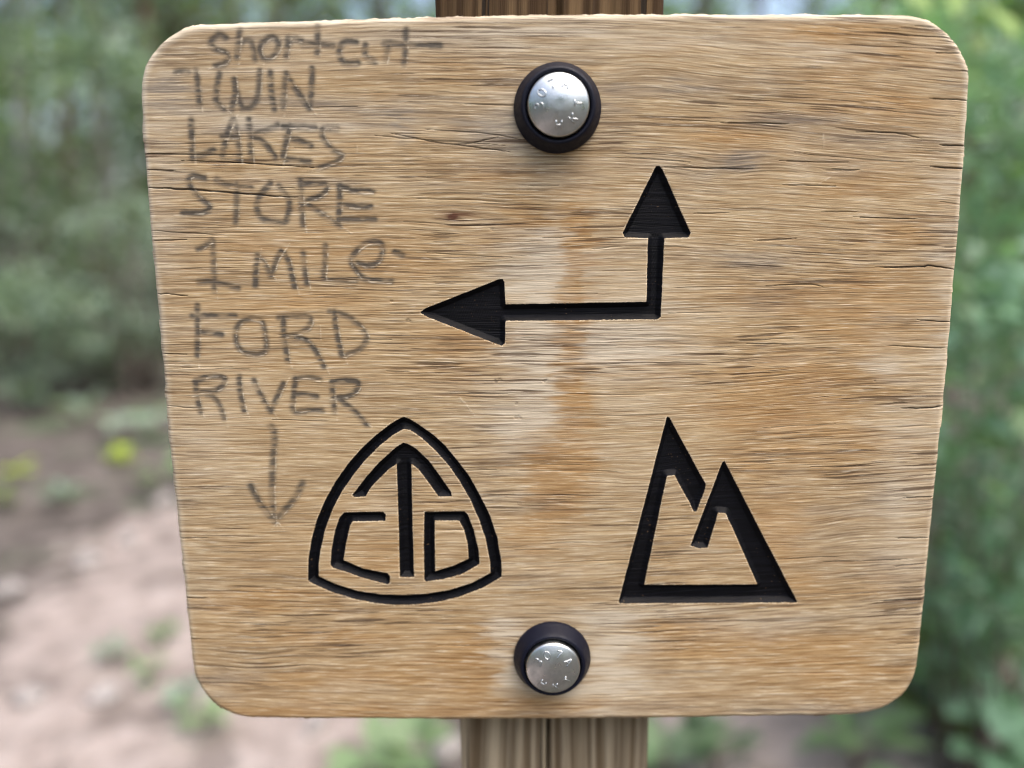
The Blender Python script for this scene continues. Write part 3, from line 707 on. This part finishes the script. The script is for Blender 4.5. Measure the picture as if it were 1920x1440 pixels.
# ------------------------------------------------------------------ post
def build_post(root):
    t = NT('weathered_post'); X = t.obj_xyz(); O = t.comb
    dx = t.math('ADD', X[0], t.math('MULTIPLY', t.noise(t.comb(t.math('MULTIPLY', X[0], 9), t.math('MULTIPLY', X[2], 3.2), X[1]), 1, 1, .5), .030))
    v = lambda kx, kz, off: t.comb(t.math('MULTIPLY', dx, kx), t.math('MULTIPLY', X[1], kx * .7), t.math('ADD', t.math('MULTIPLY', X[2], kz), off))
    ring = t.noise(v(250, 1.5, 0), 1, 1.6, .5); fib = t.noise(v(1500, 26, 3), 1, 3, .6); mid = t.noise(v(520, 9, 8), 1, 2, .5)
    band = t.rng(ring, .35, .67)
    late = t.mix(mid, (.088, .060, .033), (.15, .108, .064)); early = t.mix(mid, (.29, .232, .152), (.42, .352, .25))
    col = t.mix(band, late, early)
    # the head of the post is stained darker and browner than the foot
    hi = t.rng(X[2], 1.30, 1.44)
    col = t.mix(hi, col, t.mix(1.0, col, (.34, .27, .20), 'MULTIPLY'))
    col = t.mix(t.math('MULTIPLY', t.rng(fib, .55, .72), .5), col, (.045, .030, .020))
    chk = t.math('MULTIPLY', t.rng(t.noise(v(330, 2.2, 21), 1, 1, .5), .69, .73), .9)
    col = t.mix(chk, col, (.012, .009, .007))
    h = t.math('ADD', t.math('MULTIPLY', fib, .5), t.math('MULTIPLY', band, .6)); h = t.math('SUBTRACT', h, chk)
    mat = t.finish(col, .85, .2, t.bump(h, .0009, .9))
    yf = THICK + .0002
    (xl1, z1), (xr1, _) = on_plane(815, 12, yf), on_plane(1247, 12, yf)
    (xl2, z2), (xr2, _) = on_plane(862.5, 1400, yf), on_plane(1217, 1400, yf)
    zs = np.concatenate([np.linspace(-.25, 1.0, 14), np.linspace(1.03, 1.56, 60)])
    cols = 90; r = .0035; depth = .092
    V = []
    for z in zs:
        f = (z - z2) / (z1 - z2)
        xl = xl2 + f * (xl1 - xl2); xr = xr2 + f * (xr1 - xr2); w = xr - xl
        cr = .468 + .070 * np.clip(f, -.2, 1.1) + .006 * math.sin(z * 31)
        row = []
        for s in np.linspace(0, 1, cols):
            x = xl + r + (w - 2 * r) * s
            g = math.exp(-((s - cr) / .0115) ** 2) * .006 + .0012 * math.exp(-((s - .22 - .02 * math.sin(z * 13)) / .008) ** 2) + .001 * math.exp(-((s - .79) / .008) ** 2)
            row.append((x, yf + g + .0004 * math.sin(s * 40 + z * 5), z))
        for k in range(1, 6):
            a = k / 6 * math.pi / 2; row.append((xr - r + r * math.sin(a), yf + r - r * math.cos(a), z))
        row += [(xr, yf + r, z), (xr, yf + depth - r, z)]
        row += [(xr - r * .3, yf + depth - r * .3, z), (xr - r, yf + depth, z), (xl + r, yf + depth, z), (xl + r * .3, yf + depth - r * .3, z)]
        row += [(xl, yf + depth - r, z), (xl, yf + r, z)]
        for k in range(1, 6):
            a = k / 6 * math.pi / 2; row.append((xl + r - r * math.cos(a), yf + r - r * math.sin(a), z))
        V.append(row)
    V = np.array(V); m, n = V.shape[:2]
    q = [(k * n + j, k * n + (j + 1) % n, (k + 1) * n + (j + 1) % n, (k + 1) * n + j) for k in range(m - 1) for j in range(n)]
    P = V.reshape(-1, 3); c = len(P); P = np.vstack([P, V[-1].mean(0) + np.array([0, 0, .002])])
    tr = [((m - 1) * n + j, (m - 1) * n + (j + 1) % n, c) for j in range(n)]
    return link('post', raw_mesh('post', P - ROOT, [np.array(q), np.array(tr)]), mat, root)

# ------------------------------------------------------------------ ground
def trail_mask(x, y):
    """1 on the bare trail, 0 in the undergrowth"""
    wob = .22 * np.sin(x * 1.9 + .4) + .12 * np.sin(x * 5.1 + y * 2)
    far = sstep(3.95, 2.95, y + wob)
    left = sstep(-2.5, -1.35, x + .22 * np.sin(y * 2.3) + .10 * np.sin(y * 6.1))
    bare = 1.0 * np.exp(-((x - 1.2) / .85) ** 4 - ((y - 2.0) / .95) ** 4)      # dusty patch under the shrubs at right
    return np.maximum(far * left * sstep(.10, -.55, x - .12 * (y - 2.0)), bare)

def build_ground():
    ax = np.concatenate([-np.geomspace(400, 9, 16), np.linspace(-8, 8, 200), np.geomspace(9, 400, 16)])
    ay = np.concatenate([-np.geomspace(400, 5, 14), np.linspace(-4, 16, 230), np.geomspace(17, 400, 16)])
    X, Y = np.meshgrid(ax, ay)
    M = trail_mask(X, Y)
    Z = (fbm(X / 1.6, Y / 1.6, 110, 3) - .5) * .16 * (1 - .75 * M) + (fbm(X / .22, Y / .22, 114, 3) - .5) * .05
    near = np.exp(-((X - ROOT[0]) ** 2 + (Y - ROOT[1]) ** 2) / .3)
    Z = Z * (1 - near) * (np.abs(X) < 30) * (np.abs(Y) < 30)
    idx = np.arange(X.size).reshape(X.shape)
    q = np.stack([idx[:-1, :-1], idx[:-1, 1:], idx[1:, 1:], idx[1:, :-1]], -1).reshape(-1, 4)
    t = NT('forest_floor'); o = t.obj()
    n1 = t.noise(o, 1.7, 4, .6); n2 = t.noise(o, 9, 4, .65); n3 = t.noise(o, 38, 3, .6); n4 = t.noise(o, 5.2, 2, .5)
    dirt = t.ramp(n2, [(.3, (.155, .128, .115)), (.5, (.245, .208, .192)), (.7, (.31, .272, .255))])
    dirt = t.mix(t.rng(n3, .60, .72), dirt, (.37, .335, .32)); dirt = t.mix(t.math('MULTIPLY', t.rng(n4, .50, .64), .7), dirt, (.105, .088, .080))
    lit = t.ramp(n2, [(.3, (.038, .032, .029)), (.5, (.078, .067, .061)), (.7, (.145, .128, .12))])
    lit = t.mix(t.rng(n3, .60, .72), lit, (.20, .185, .175)); lit = t.mix(t.rng(n1, .52, .66), lit, (.06, .085, .05))
    m = t.rng(t.math('ADD', t.attr('trail'), t.math('MULTIPLY', t.math('SUBTRACT', n2, .5), .8)), .3, .7)
    mat = t.finish(t.mix(m, lit, dirt), .95, .1, t.bump(t.math('ADD', n2, t.math('MULTIPLY', n3, .5)), .02))
    me = raw_mesh('ground', np.stack([X, Y, Z], -1).reshape(-1, 3), q, {'trail': M.ravel()})
    link('ground', me, mat, kind='structure')
    def height(x, y):
        i = int(np.clip(np.searchsorted(ax, x) - 1, 0, len(ax) - 2)); j = int(np.clip(np.searchsorted(ay, y) - 1, 0, len(ay) - 2))
        fx = (x - ax[i]) / (ax[i + 1] - ax[i]); fy = (y - ay[j]) / (ay[j + 1] - ay[j])
        return float((Z[j, i] * (1 - fx) + Z[j, i + 1] * fx) * (1 - fy) + (Z[j + 1, i] * (1 - fx) + Z[j + 1, i + 1] * fx) * fy)
    return height

# ------------------------------------------------------------------ plants
def leaf_material(name, dark, mid, light, rough=.45, spec=.4, trans=.35):
    t = NT(name)
    tint = t.attr('tint')
    oi = t.N.new('ShaderNodeObjectInfo')
    tint = t.math('ADD', tint, t.math('MULTIPLY', t.math('SUBTRACT', oi.outputs['Random'], .5), .0))
    col = t.ramp(tint, [(0, dark), (.5, mid), (.9, light), (1, light)])
    m = t.finish(col, rough, spec)
    tr = t.N.new('ShaderNodeBsdfTranslucent'); t.put(tr.inputs['Color'], t.mix(1.0, col, (1.3, 1.5, .6), 'MULTIPLY'))
    mx = t.N.new('ShaderNodeMixShader'); mx.inputs[0].default_value = trans
    t.L.new(t.p.outputs[0], mx.inputs[1]); t.L.new(tr.outputs[0], mx.inputs[2]); t.L.new(mx.outputs[0], t.out.inputs['Surface'])
    return m

def leaf_cloud(centres, length, g, width=.5, up=.6):
    """many small folded leaves; returns verts, triangles, tint"""
    n = len(centres)
    nrm = g.normal(0, 1, (n, 3)); nrm[:, 2] = np.abs(nrm[:, 2]) + up; nrm /= np.linalg.norm(nrm, axis=1)[:, None]
    d = g.normal(0, 1, (n, 3)); d -= (d * nrm).sum(1)[:, None] * nrm; d /= np.linalg.norm(d, axis=1)[:, None]
    s = np.cross(nrm, d)
    L = (length * g.uniform(.65, 1.25, n))[:, None]; W = L * width * .5
    b = centres; tip = b + d * L - nrm * L * .12
    l = b + d * L * .45 + s * W + nrm * L * .06; r = b + d * L * .45 - s * W + nrm * L * .06
    v = np.stack([b, l, tip, r], 1).reshape(-1, 3)
    k = np.arange(n)[:, None] * 4
    tri = np.concatenate([k + np.array([[0, 1, 2]]), k + np.array([[0, 2, 3]])])
    return v, tri, np.repeat(np.clip(g.normal(.45, .22, n), 0, 1), 4)

def bark_material(name, a, b, scale=14):
    t = NT(name); X = t.obj_xyz()
    n = t.noise(t.comb(t.math('MULTIPLY', X[0], scale), t.math('MULTIPLY', X[1], scale), t.math('MULTIPLY', X[2], scale * .35)), 1, 4, .65)
    return t.finish(t.mix(t.rng(n, .35, .65), a, b), .9, .15, t.bump(n, .02))

def crown_points(g, n, cx, cy, z0, z1, rx, ry, clumps, spread):
    c = []
    while len(c) < clumps:
        p = g.uniform(-1, 1, 3)
        rr = math.hypot(p[0], p[1]) ** 2 + p[2] ** 2
        if rr < 1 and rr > .12: c.append(p)
    c = np.array(c)
    c = np.stack([cx + c[:, 0] * rx, cy + c[:, 1] * ry, (z0 + z1) / 2 + c[:, 2] * (z1 - z0) / 2], 1)
    k = g.integers(0, clumps, n)
    return c, c[k] + g.normal(0, spread, (n, 3)) * np.array([1, 1, .75])

def woody_plant(name, label, cat, loc, height, radius, leaf, leafmat, barkmat, nleaves, g, group, z0=.05, clumps=26, trunk=None, spread=.16):
    root = thing(name, label, cat, loc, group)
    c, pts = crown_points(g, nleaves, 0, 0, z0 * height, height, radius, radius, clumps, spread * min(radius, 1.4))
    pts = pts[pts[:, 2] > .02]
    geo = Geo()
    if trunk:
        bend = g.normal(0, .05, 2) * height
        path = [(bend[0] * s * s, bend[1] * s * s, height * .88 * s - .1 * (s == 0)) for s in np.linspace(0, 1, 8)]
        geo.tube(path, np.linspace(trunk, trunk * .25, 8), 9)
        geo.build('trunk', barkmat, root)
        lg = Geo()
        for p in c:
            h = np.clip(p[2] - g.uniform(.25, .6) * radius, height * .12, height * .85); s = h / (height * .88)
            b = np.array([bend[0] * s * s, bend[1] * s * s, h])
            lg.tube([b, b * .5 + p * .5 + np.array([0, 0, .06 * radius]), p], [trunk * .32 * (1 - .6 * s), trunk * .18, trunk * .06], 5)
        lg.build('limb', barkmat, root)
    else:
        for p in c:
            b = np.array([g.normal(0, .05 * radius), g.normal(0, .05 * radius), -.03])
            geo.tube([b, b * .4 + p * .6 * np.array([.7, .7, 1]), p], [.011, .008, .003], 5)
        geo.build('stem', barkmat, root)
    v, tri, tint = leaf_cloud(pts, leaf, g)
    link('crown' if trunk else 'foliage', raw_mesh('foliage', v, tri, {'tint': tint}, smooth=False), leafmat, root, kind='stuff')
    return root

def single_leaf_mesh(length, width, tint, name='leaf'):
    n = 6; v = []; t = []
    for k in range(n + 1):
        s = k / n; w = width * .5 * math.sin(math.pi * min(s * .96 + .03, 1)) ** .8
        y = length * s; z = -.10 * length * s * s
        v += [(-w, y, z + w * .25), (0, y, z), (w, y, z + w * .25)]
    q = [(k * 3 + j, k * 3 + j + 1, k * 3 + j + 4, k * 3 + j + 3) for k in range(n) for j in range(2)]
    return raw_mesh(name, np.array(v), np.array(q), {'tint': np.full(len(v), tint)})

def near_bush(name, label, loc, height, rx, leafmats, barkmat, g, nparts, nstuff, llen, lwid, view_from, shapes, z0=.02):
    """a shrub close behind the sign: its leading leaves are parts, the rest one mass"""
    root = thing(name, label, 'shrub', loc, 'leafy shrubs right of the sign')
    c, pts = crown_points(g, nparts + nstuff, 0, 0, z0 * height, height, rx, rx, 46, .16 * rx)
    pts = pts[pts[:, 2] > .04]
    d = np.linalg.norm(pts + np.array(loc) - view_from, axis=1)
    order = np.argsort(d); lead, rest = pts[order[:nparts]], pts[order[nparts:]]
    geo = Geo()
    for p in c[::4]:
        b = np.array([g.normal(0, .06), g.normal(0, .06), -.03])
        geo.tube([b, b * .35 + p * .65 * np.array([.75, .75, 1]), p], [.005, .004, .002], 5)
    geo.build('stem', barkmat, root)
    for p in lead:
        o = link('leaf', shapes[int(g.integers(0, len(shapes)))], None, root)
        o.location = p; o.rotation_euler = (g.normal(-.35, .6), g.normal(0, .5), g.uniform(0, 6.28)); k = g.uniform(.75, 1.25); o.scale = (k, k, k)
    v, tri, tint = leaf_cloud(rest, llen, g, lwid / llen)
    link('foliage', raw_mesh('foliage', v, tri, {'tint': tint}, smooth=False), leafmats[0], root, kind='stuff')
    return root

# ------------------------------------------------------------------ build: setting first
ground_z = build_ground()
bark_gray = bark_material('pale_bark', (.16, .15, .15), (.34, .32, .33), 9)
bark_brown = bark_material('brown_bark', (.06, .042, .030), (.16, .115, .085))
twig = bark_material('twig_bark', (.14, .115, .095), (.25, .21, .18), 60)
leaf_sage = leaf_material('sage_leaf', (.085, .130, .095), (.19, .260, .205), (.36, .45, .38))
leaf_mid = leaf_material('mid_green_leaf', (.070, .115, .060), (.14, .215, .11), (.24, .33, .17))
leaf_dark = leaf_material('dark_leaf', (.045, .072, .045), (.09, .140, .085), (.17, .23, .14))
leaf_teal = leaf_material('glossy_leaf', (.075, .150, .100), (.15, .27, .185), (.26, .40, .30), .36, .55, .38)
leaf_fresh = leaf_material('fresh_leaf', (.07, .12, .015), (.12, .19, .025), (.20, .28, .05), .5, .3, .35)
leaf_lime = leaf_material('lime_leaf', (.16, .24, .02), (.30, .40, .03), (.42, .50, .06), .5, .3, .35)

def at_px(px, dist):
    """ground point below the sight line at a photograph column, at a distance beyond the sign"""
    return (px - 960) / FOC * (dist + CAM_D), dist
G = np.random.default_rng(21)

def plant(name, label, cat, px, dist, h, r, leaf, lm, bm, n, group, **k):
    x, y = at_px(px, dist); return woody_plant(name, label, cat, (x, y, ground_z(x, y)), h, r, leaf, lm, bm, n, G, group, **k)

# left of the sign: undergrowth, tall shrubs and trees behind the trail
SH = 'shrubs beyond the trail'
plant('shrub', 'low grey green shrub at the trail edge, far left of the photo', 'shrub', 40, 6.3, 1.25, .75, .10, leaf_sage, twig, 900, SH)
plant('shrub', 'sage green shrub just left of the sign, behind the litter strip', 'shrub', 255, 6.8, 1.75, .80, .10, leaf_sage, twig, 1300, SH)
plant('shrub', 'tall grey green shrub level with the top left corner of the sign', 'shrub', 190, 7.6, 4.3, 1.15, .12, leaf_sage, twig, 1900, SH)
plant('shrub', 'tall dark green shrub at the left edge of the photo', 'shrub', 0, 7.4, 4.4, 1.2, .12, leaf_mid, twig, 1900, SH)
plant('shrub', 'dark shrub in the gap at the left edge, below eye level', 'shrub', 70, 8.6, 1.9, .8, .10, leaf_dark, twig, 1000, SH)
TR = 'trees in the wood behind the sign'
plant('aspen_tree', 'pale barked tree at far left with its trunk between two shrubs', 'tree', 85, 9.2, 7.5, 1.7, .07, leaf_sage, bark_gray, 3800, TR, z0=.45, trunk=.13)
plant('aspen_tree', 'pale barked tree left of the sign, nearer the board', 'tree', 215, 9.6, 8.0, 1.8, .07, leaf_mid, bark_gray, 3800, TR, z0=.42, trunk=.12)
plant('broadleaf_tree', 'green tree whose crown fills the top left corner', 'tree', 330, 9.5, 7.0, 2.0, .15, leaf_sage, bark_brown, 2600, TR, z0=.2, trunk=.15)
plant('broadleaf_tree', 'dark tree above the handwriting, left of the post', 'tree', 560, 12.0, 8.5, 2.3, .085, leaf_dark, bark_brown, 8500, TR, z0=.15, trunk=.17)
plant('broadleaf_tree', 'green tree seen over the board just left of the post', 'tree', 760, 12.0, 7.5, 1.9, .08, leaf_mid, bark_brown, 4600, TR, z0=.2, trunk=.15)
plant('broadleaf_tree', 'green tree seen over the board just right of the post', 'tree', 1290, 12.5, 8.0, 2.0, .08, leaf_mid, bark_brown, 4800, TR, z0=.2, trunk=.15)
plant('aspen_tree', 'pale barked tree over the board, right of the post', 'tree', 1390, 10.0, 8.0, 1.3, .07, leaf_sage, bark_gray, 2200, TR, z0=.55, trunk=.11)
plant('broadleaf_tree', 'tree with a bare reddish brown trunk above the right of the board', 'tree', 1605, 8.0, 9.0, 1.5, .07, leaf_dark, bark_brown, 2600, TR, z0=.55, trunk=.13)
plant('broadleaf_tree', 'dark tree behind the shrubs at the right', 'tree', 1760, 9.0, 8.0, 2.4, .08, leaf_mid, bark_brown, 8000, TR, z0=.1, trunk=.16)
plant('broadleaf_tree', 'grey green tree filling the gap between the pale trunks', 'tree', 150, 13.5, 8.0, 2.3, .13, leaf_sage, bark_brown, 4200, TR, z0=.08, trunk=.15)
plant('broadleaf_tree', 'grey green tree over the handwriting, close behind the board', 'tree', 450, 11.0, 7.5, 1.9, .13, leaf_sage, bark_brown, 3600, TR, z0=.1, trunk=.15)
plant('broadleaf_tree', 'far green tree above the board, between post and reddish trunk', 'tree', 1460, 15.0, 9.0, 2.6, .12, leaf_mid, bark_brown, 4200, TR, z0=.1, trunk=.16)
plant('broadleaf_tree', 'dark tree at the far left, behind the pale trunks', 'tree', -40, 12.0, 8.5, 2.6, .16, leaf_mid, bark_brown, 3200, TR, z0=.1, trunk=.16)

# far wood that closes the view all round, one mass nobody could count
def far_wood():
    g = np.random.default_rng(5); P = []
    for k in range(300):
        a = g.uniform(0, 2 * math.pi); d = g.uniform(17, 26); h = g.uniform(7, 12); r = g.uniform(1.4, 2.4)
        _, p = crown_points(g, 420, d * math.sin(a), d * math.cos(a), .3, h, r, r, 22, .32); P.append(p)
    v, tri, tint = leaf_cloud(np.concatenate(P), .34, g, .7)
    link('woodland', raw_mesh('woodland', v, tri, {'tint': tint}, smooth=False), leaf_mid, kind='stuff', label='far dark wood closing the view', category='woodland')
far_wood()

# ------------------------------------------------------------------ build: the sign
sign = build_sign()
build_post(sign)
steel, rubber = bolt_materials()
build_bolt(sign, 1045, 203.5, 0, steel, rubber)
build_bolt(sign, 1035, 1232, -38, steel, rubber)

# ------------------------------------------------------------------ right of the sign: near shrubs
mats = []
shapes = []
for L, W, tn, lm in ((.070, .030, .30, leaf_teal), (.080, .034, .55, leaf_teal), (.060, .028, .75, leaf_teal), (.075, .030, .9, leaf_teal), (.065, .030, .5, leaf_mid), (.085, .040, .45, leaf_mid)):
    me = single_leaf_mesh(L, W, tn); me.materials.append(lm); shapes.append(me)
eye = np.array([0, -CAM_D, CAM_Z])
bushes = [('leafy shrub with teal green leaves beside the upper right corner of the sign', 1.25, 1.60, 2.35, .52, 300, 1700),
          ('broad green shrub behind the right edge of the sign', 1.95, 2.75, 2.9, .95, 280, 4600),
          ('low green shrub beside the lower right corner of the sign', 1.25, 1.95, 0.85, .42, 200, 500),
          ('middle sized green shrub between the broad one and the low one', 1.62, 2.45, 1.55, .55, 220, 900)]
for lab, x, y, h, r, npart, nst in bushes:
    near_bush('shrub', lab, (x, y, ground_z(x, y)), h, r, [leaf_teal], twig, G, npart, nst, .07, .032, eye, shapes, .10 if h > 2 else .02)

# ------------------------------------------------------------------ small things on the ground
first = [o for o in COL.objects if o.get('label', '').startswith('leafy shrub with teal')][0]
for px, py, y, L, W, tn, lm, rot in ((1858, 32, 1.25, .085, .060, .5, leaf_fresh, (.9, .2, .4)), (1836, 98, 1.28, .060, .040, .5, leaf_fresh, (.8, .1, -.3)), (1745, 24, 1.2, .085, .030, .95, leaf_sage, (.5, .3, 2.2)), (1795, 40, 1.3, .090, .034, .8, leaf_sage, (.6, -.2, 2.4)),
                                      (1905, 70, 1.2, .08, .034, .9, leaf_sage, (.6, -.2, 1.9)), (1850, 155, 1.3, .085, .034, .5, leaf_sage, (.5, .2, 1.2)), (1890, 190, 1.35, .085, .036, .35, leaf_sage, (.4, .2, .6))):
    me = single_leaf_mesh(L, W, tn); me.materials.append(lm)
    o = link('leaf', me, None, first); x, z = on_plane(px, py, y); o.location = Vector((x, y, z)) - first.location; o.rotation_euler = rot

def seedling(label, px, py, size, lm, nl=9):
    size *= 1.3
    x, y = on_ground(px, py, size * .62)
    root = thing('seedling', label, 'small plant', (x, y, ground_z(x, y)), 'small plants on the ground', rz=G.uniform(0, 6))
    g = Geo(); tops = []
    for k in range(nl):
        a = k / nl * 6.283 + G.normal(0, .3); rr = size * G.uniform(.1, .35); hh = size * G.uniform(.3, .9)
        p = (rr * math.cos(a), rr * math.sin(a), hh); tops.append((p, a))
        g.tube([(0, 0, -.01), (p[0] * .4, p[1] * .4, hh * .6), p], [.003, .0025, .0015], 5)
    g.build('stem', twig, root)
    me = single_leaf_mesh(size * .75, size * .42, G.uniform(.4, .7)); me.materials.append(lm)
    for p, a in tops:
        o = link('leaf', me, None, root); o.location = p; o.rotation_euler = (G.normal(.35, .25), G.normal(0, .2), a - math.pi / 2)
for args in [('lime green seedling in the litter left of the sign, below the pencilled word row', 225, 872, .09, leaf_lime, 13), ('bright green seedling at the far left edge of the litter', 34, 900, .08, leaf_lime),
             ('pale yellow green seedling between the two bright ones', 120, 942, .09, leaf_sage), ('yellow green seedling cut by the left edge of the photo', 2, 955, .085, leaf_fresh),
             ('pale green seedling farthest back at left', 150, 772, .17, leaf_sage), ('pale green tuft at the litter edge, nearest the sign board', 285, 803, .16, leaf_sage), ('grey green tuft left of its pale twin', 228, 802, .15, leaf_sage),
             ('bright green plant touching the left edge of the board', 305, 905, .13, leaf_mid), ('green seedling on the bare trail by the lower left corner', 282, 1262, .055, leaf_mid), ('dark sprig on the trail above the green seedling', 305, 1190, .05, leaf_mid),
             ('yellowish sprig on the trail, left of the green seedling', 210, 1230, .06, leaf_sage), ('green sprig under the lower left corner of the board', 385, 1342, .07, leaf_mid), ('pale green sprig left of the board corner', 345, 1315, .06, leaf_sage),
             ('leafy green plant at the bottom edge, left of the post', 700, 1420, .12, leaf_mid), ('green plant close against the left of the post foot', 775, 1405, .11, leaf_mid), ('green plant at the bottom edge, right of the post', 1262, 1400, .14, leaf_mid),
             ('dark green plant under the right part of the board', 1345, 1385, .13, leaf_dark), ('green plant below the lower right corner of the board', 1610, 1380, .14, leaf_mid), ('teal green plant in the bottom right corner', 1870, 1390, .16, leaf_teal),
             ('broad sage plant on the dusty patch at the right edge', 1850, 1120, .26, leaf_sage), ('grey green plant half hidden by the right edge of the board', 1765, 1090, .24, leaf_sage), ('large teal plant at the right edge, low on the dusty patch', 1900, 1310, .22, leaf_teal), ('mid green plant between the dusty patch and the board corner', 1800, 1210, .20, leaf_mid),
             ('vivid green plant at the lower right corner of the board', 1745, 1285, .16, leaf_fresh), ('green plant at the right edge, above the bare patch', 1890, 1230, .16, leaf_mid)]:
    seedling(*args)

t = NT('pale_stone'); n = t.noise(t.obj(), 40, 4, .6)
stone_mat = t.finish(t.ramp(n, [(.3, (.20, .188, .182)), (.55, (.29, .27, .262)), (.75, (.36, .34, .33))]), .85, .2, t.bump(n, .01))
def stone(label, px, py, size):
    x, y = on_ground(px, py, .01); g = np.random.default_rng(int(px * 7 + py))
    n, m = 14, 9; v = []
    for i in range(m + 1):
        for j in range(n):
            th = math.pi * i / m; ph = 2 * math.pi * j / n
            d = np.array([math.sin(th) * math.cos(ph), math.sin(th) * math.sin(ph), math.cos(th)])
            r = 1 + .22 * math.sin(3 * d[0] + g.random() * .2 + px) + .16 * math.sin(4 * d[1] + py) + .08 * math.sin(9 * d[2])
            v.append(d * r * size * np.array([.55, .45, .32]))
    q = [(i * n + j, i * n + (j + 1) % n, (i + 1) * n + (j + 1) % n, (i + 1) * n + j) for i in range(m) for j in range(n)]
    o = link('stone', raw_mesh('stone', np.array(v), np.array(q)[:, ::-1]), stone_mat, label=label, category='stone', group='pale stones on the trail')
    o.location = (x, y, ground_z(x, y) + size * .12); o.rotation_euler = (0, 0, g.uniform(0, 6))
for a in [('pale pinkish stone on the trail near the lower left corner of the photo', 192, 1317, .085), ('grey stone on the trail where the litter ends', 165, 1065, .11), ('pale stone at the left edge of the photo, on the trail', 10, 1120, .10),
          ('flat pinkish stone beside the left edge of the board', 240, 1020, .09), ('light grey stone against the board, below the bright green plant', 305, 950, .12), ('whitish stone among green leaves below the board, left of the post', 735, 1372, .09),
          ('pale stone right beside the left face of the post', 835, 1405, .09), ('yellowish pale stone in the lower left corner of the trail', 60, 1318, .08), ('small tan stone below the bottom left of the board', 590, 1365, .07)]:
    stone(*a)
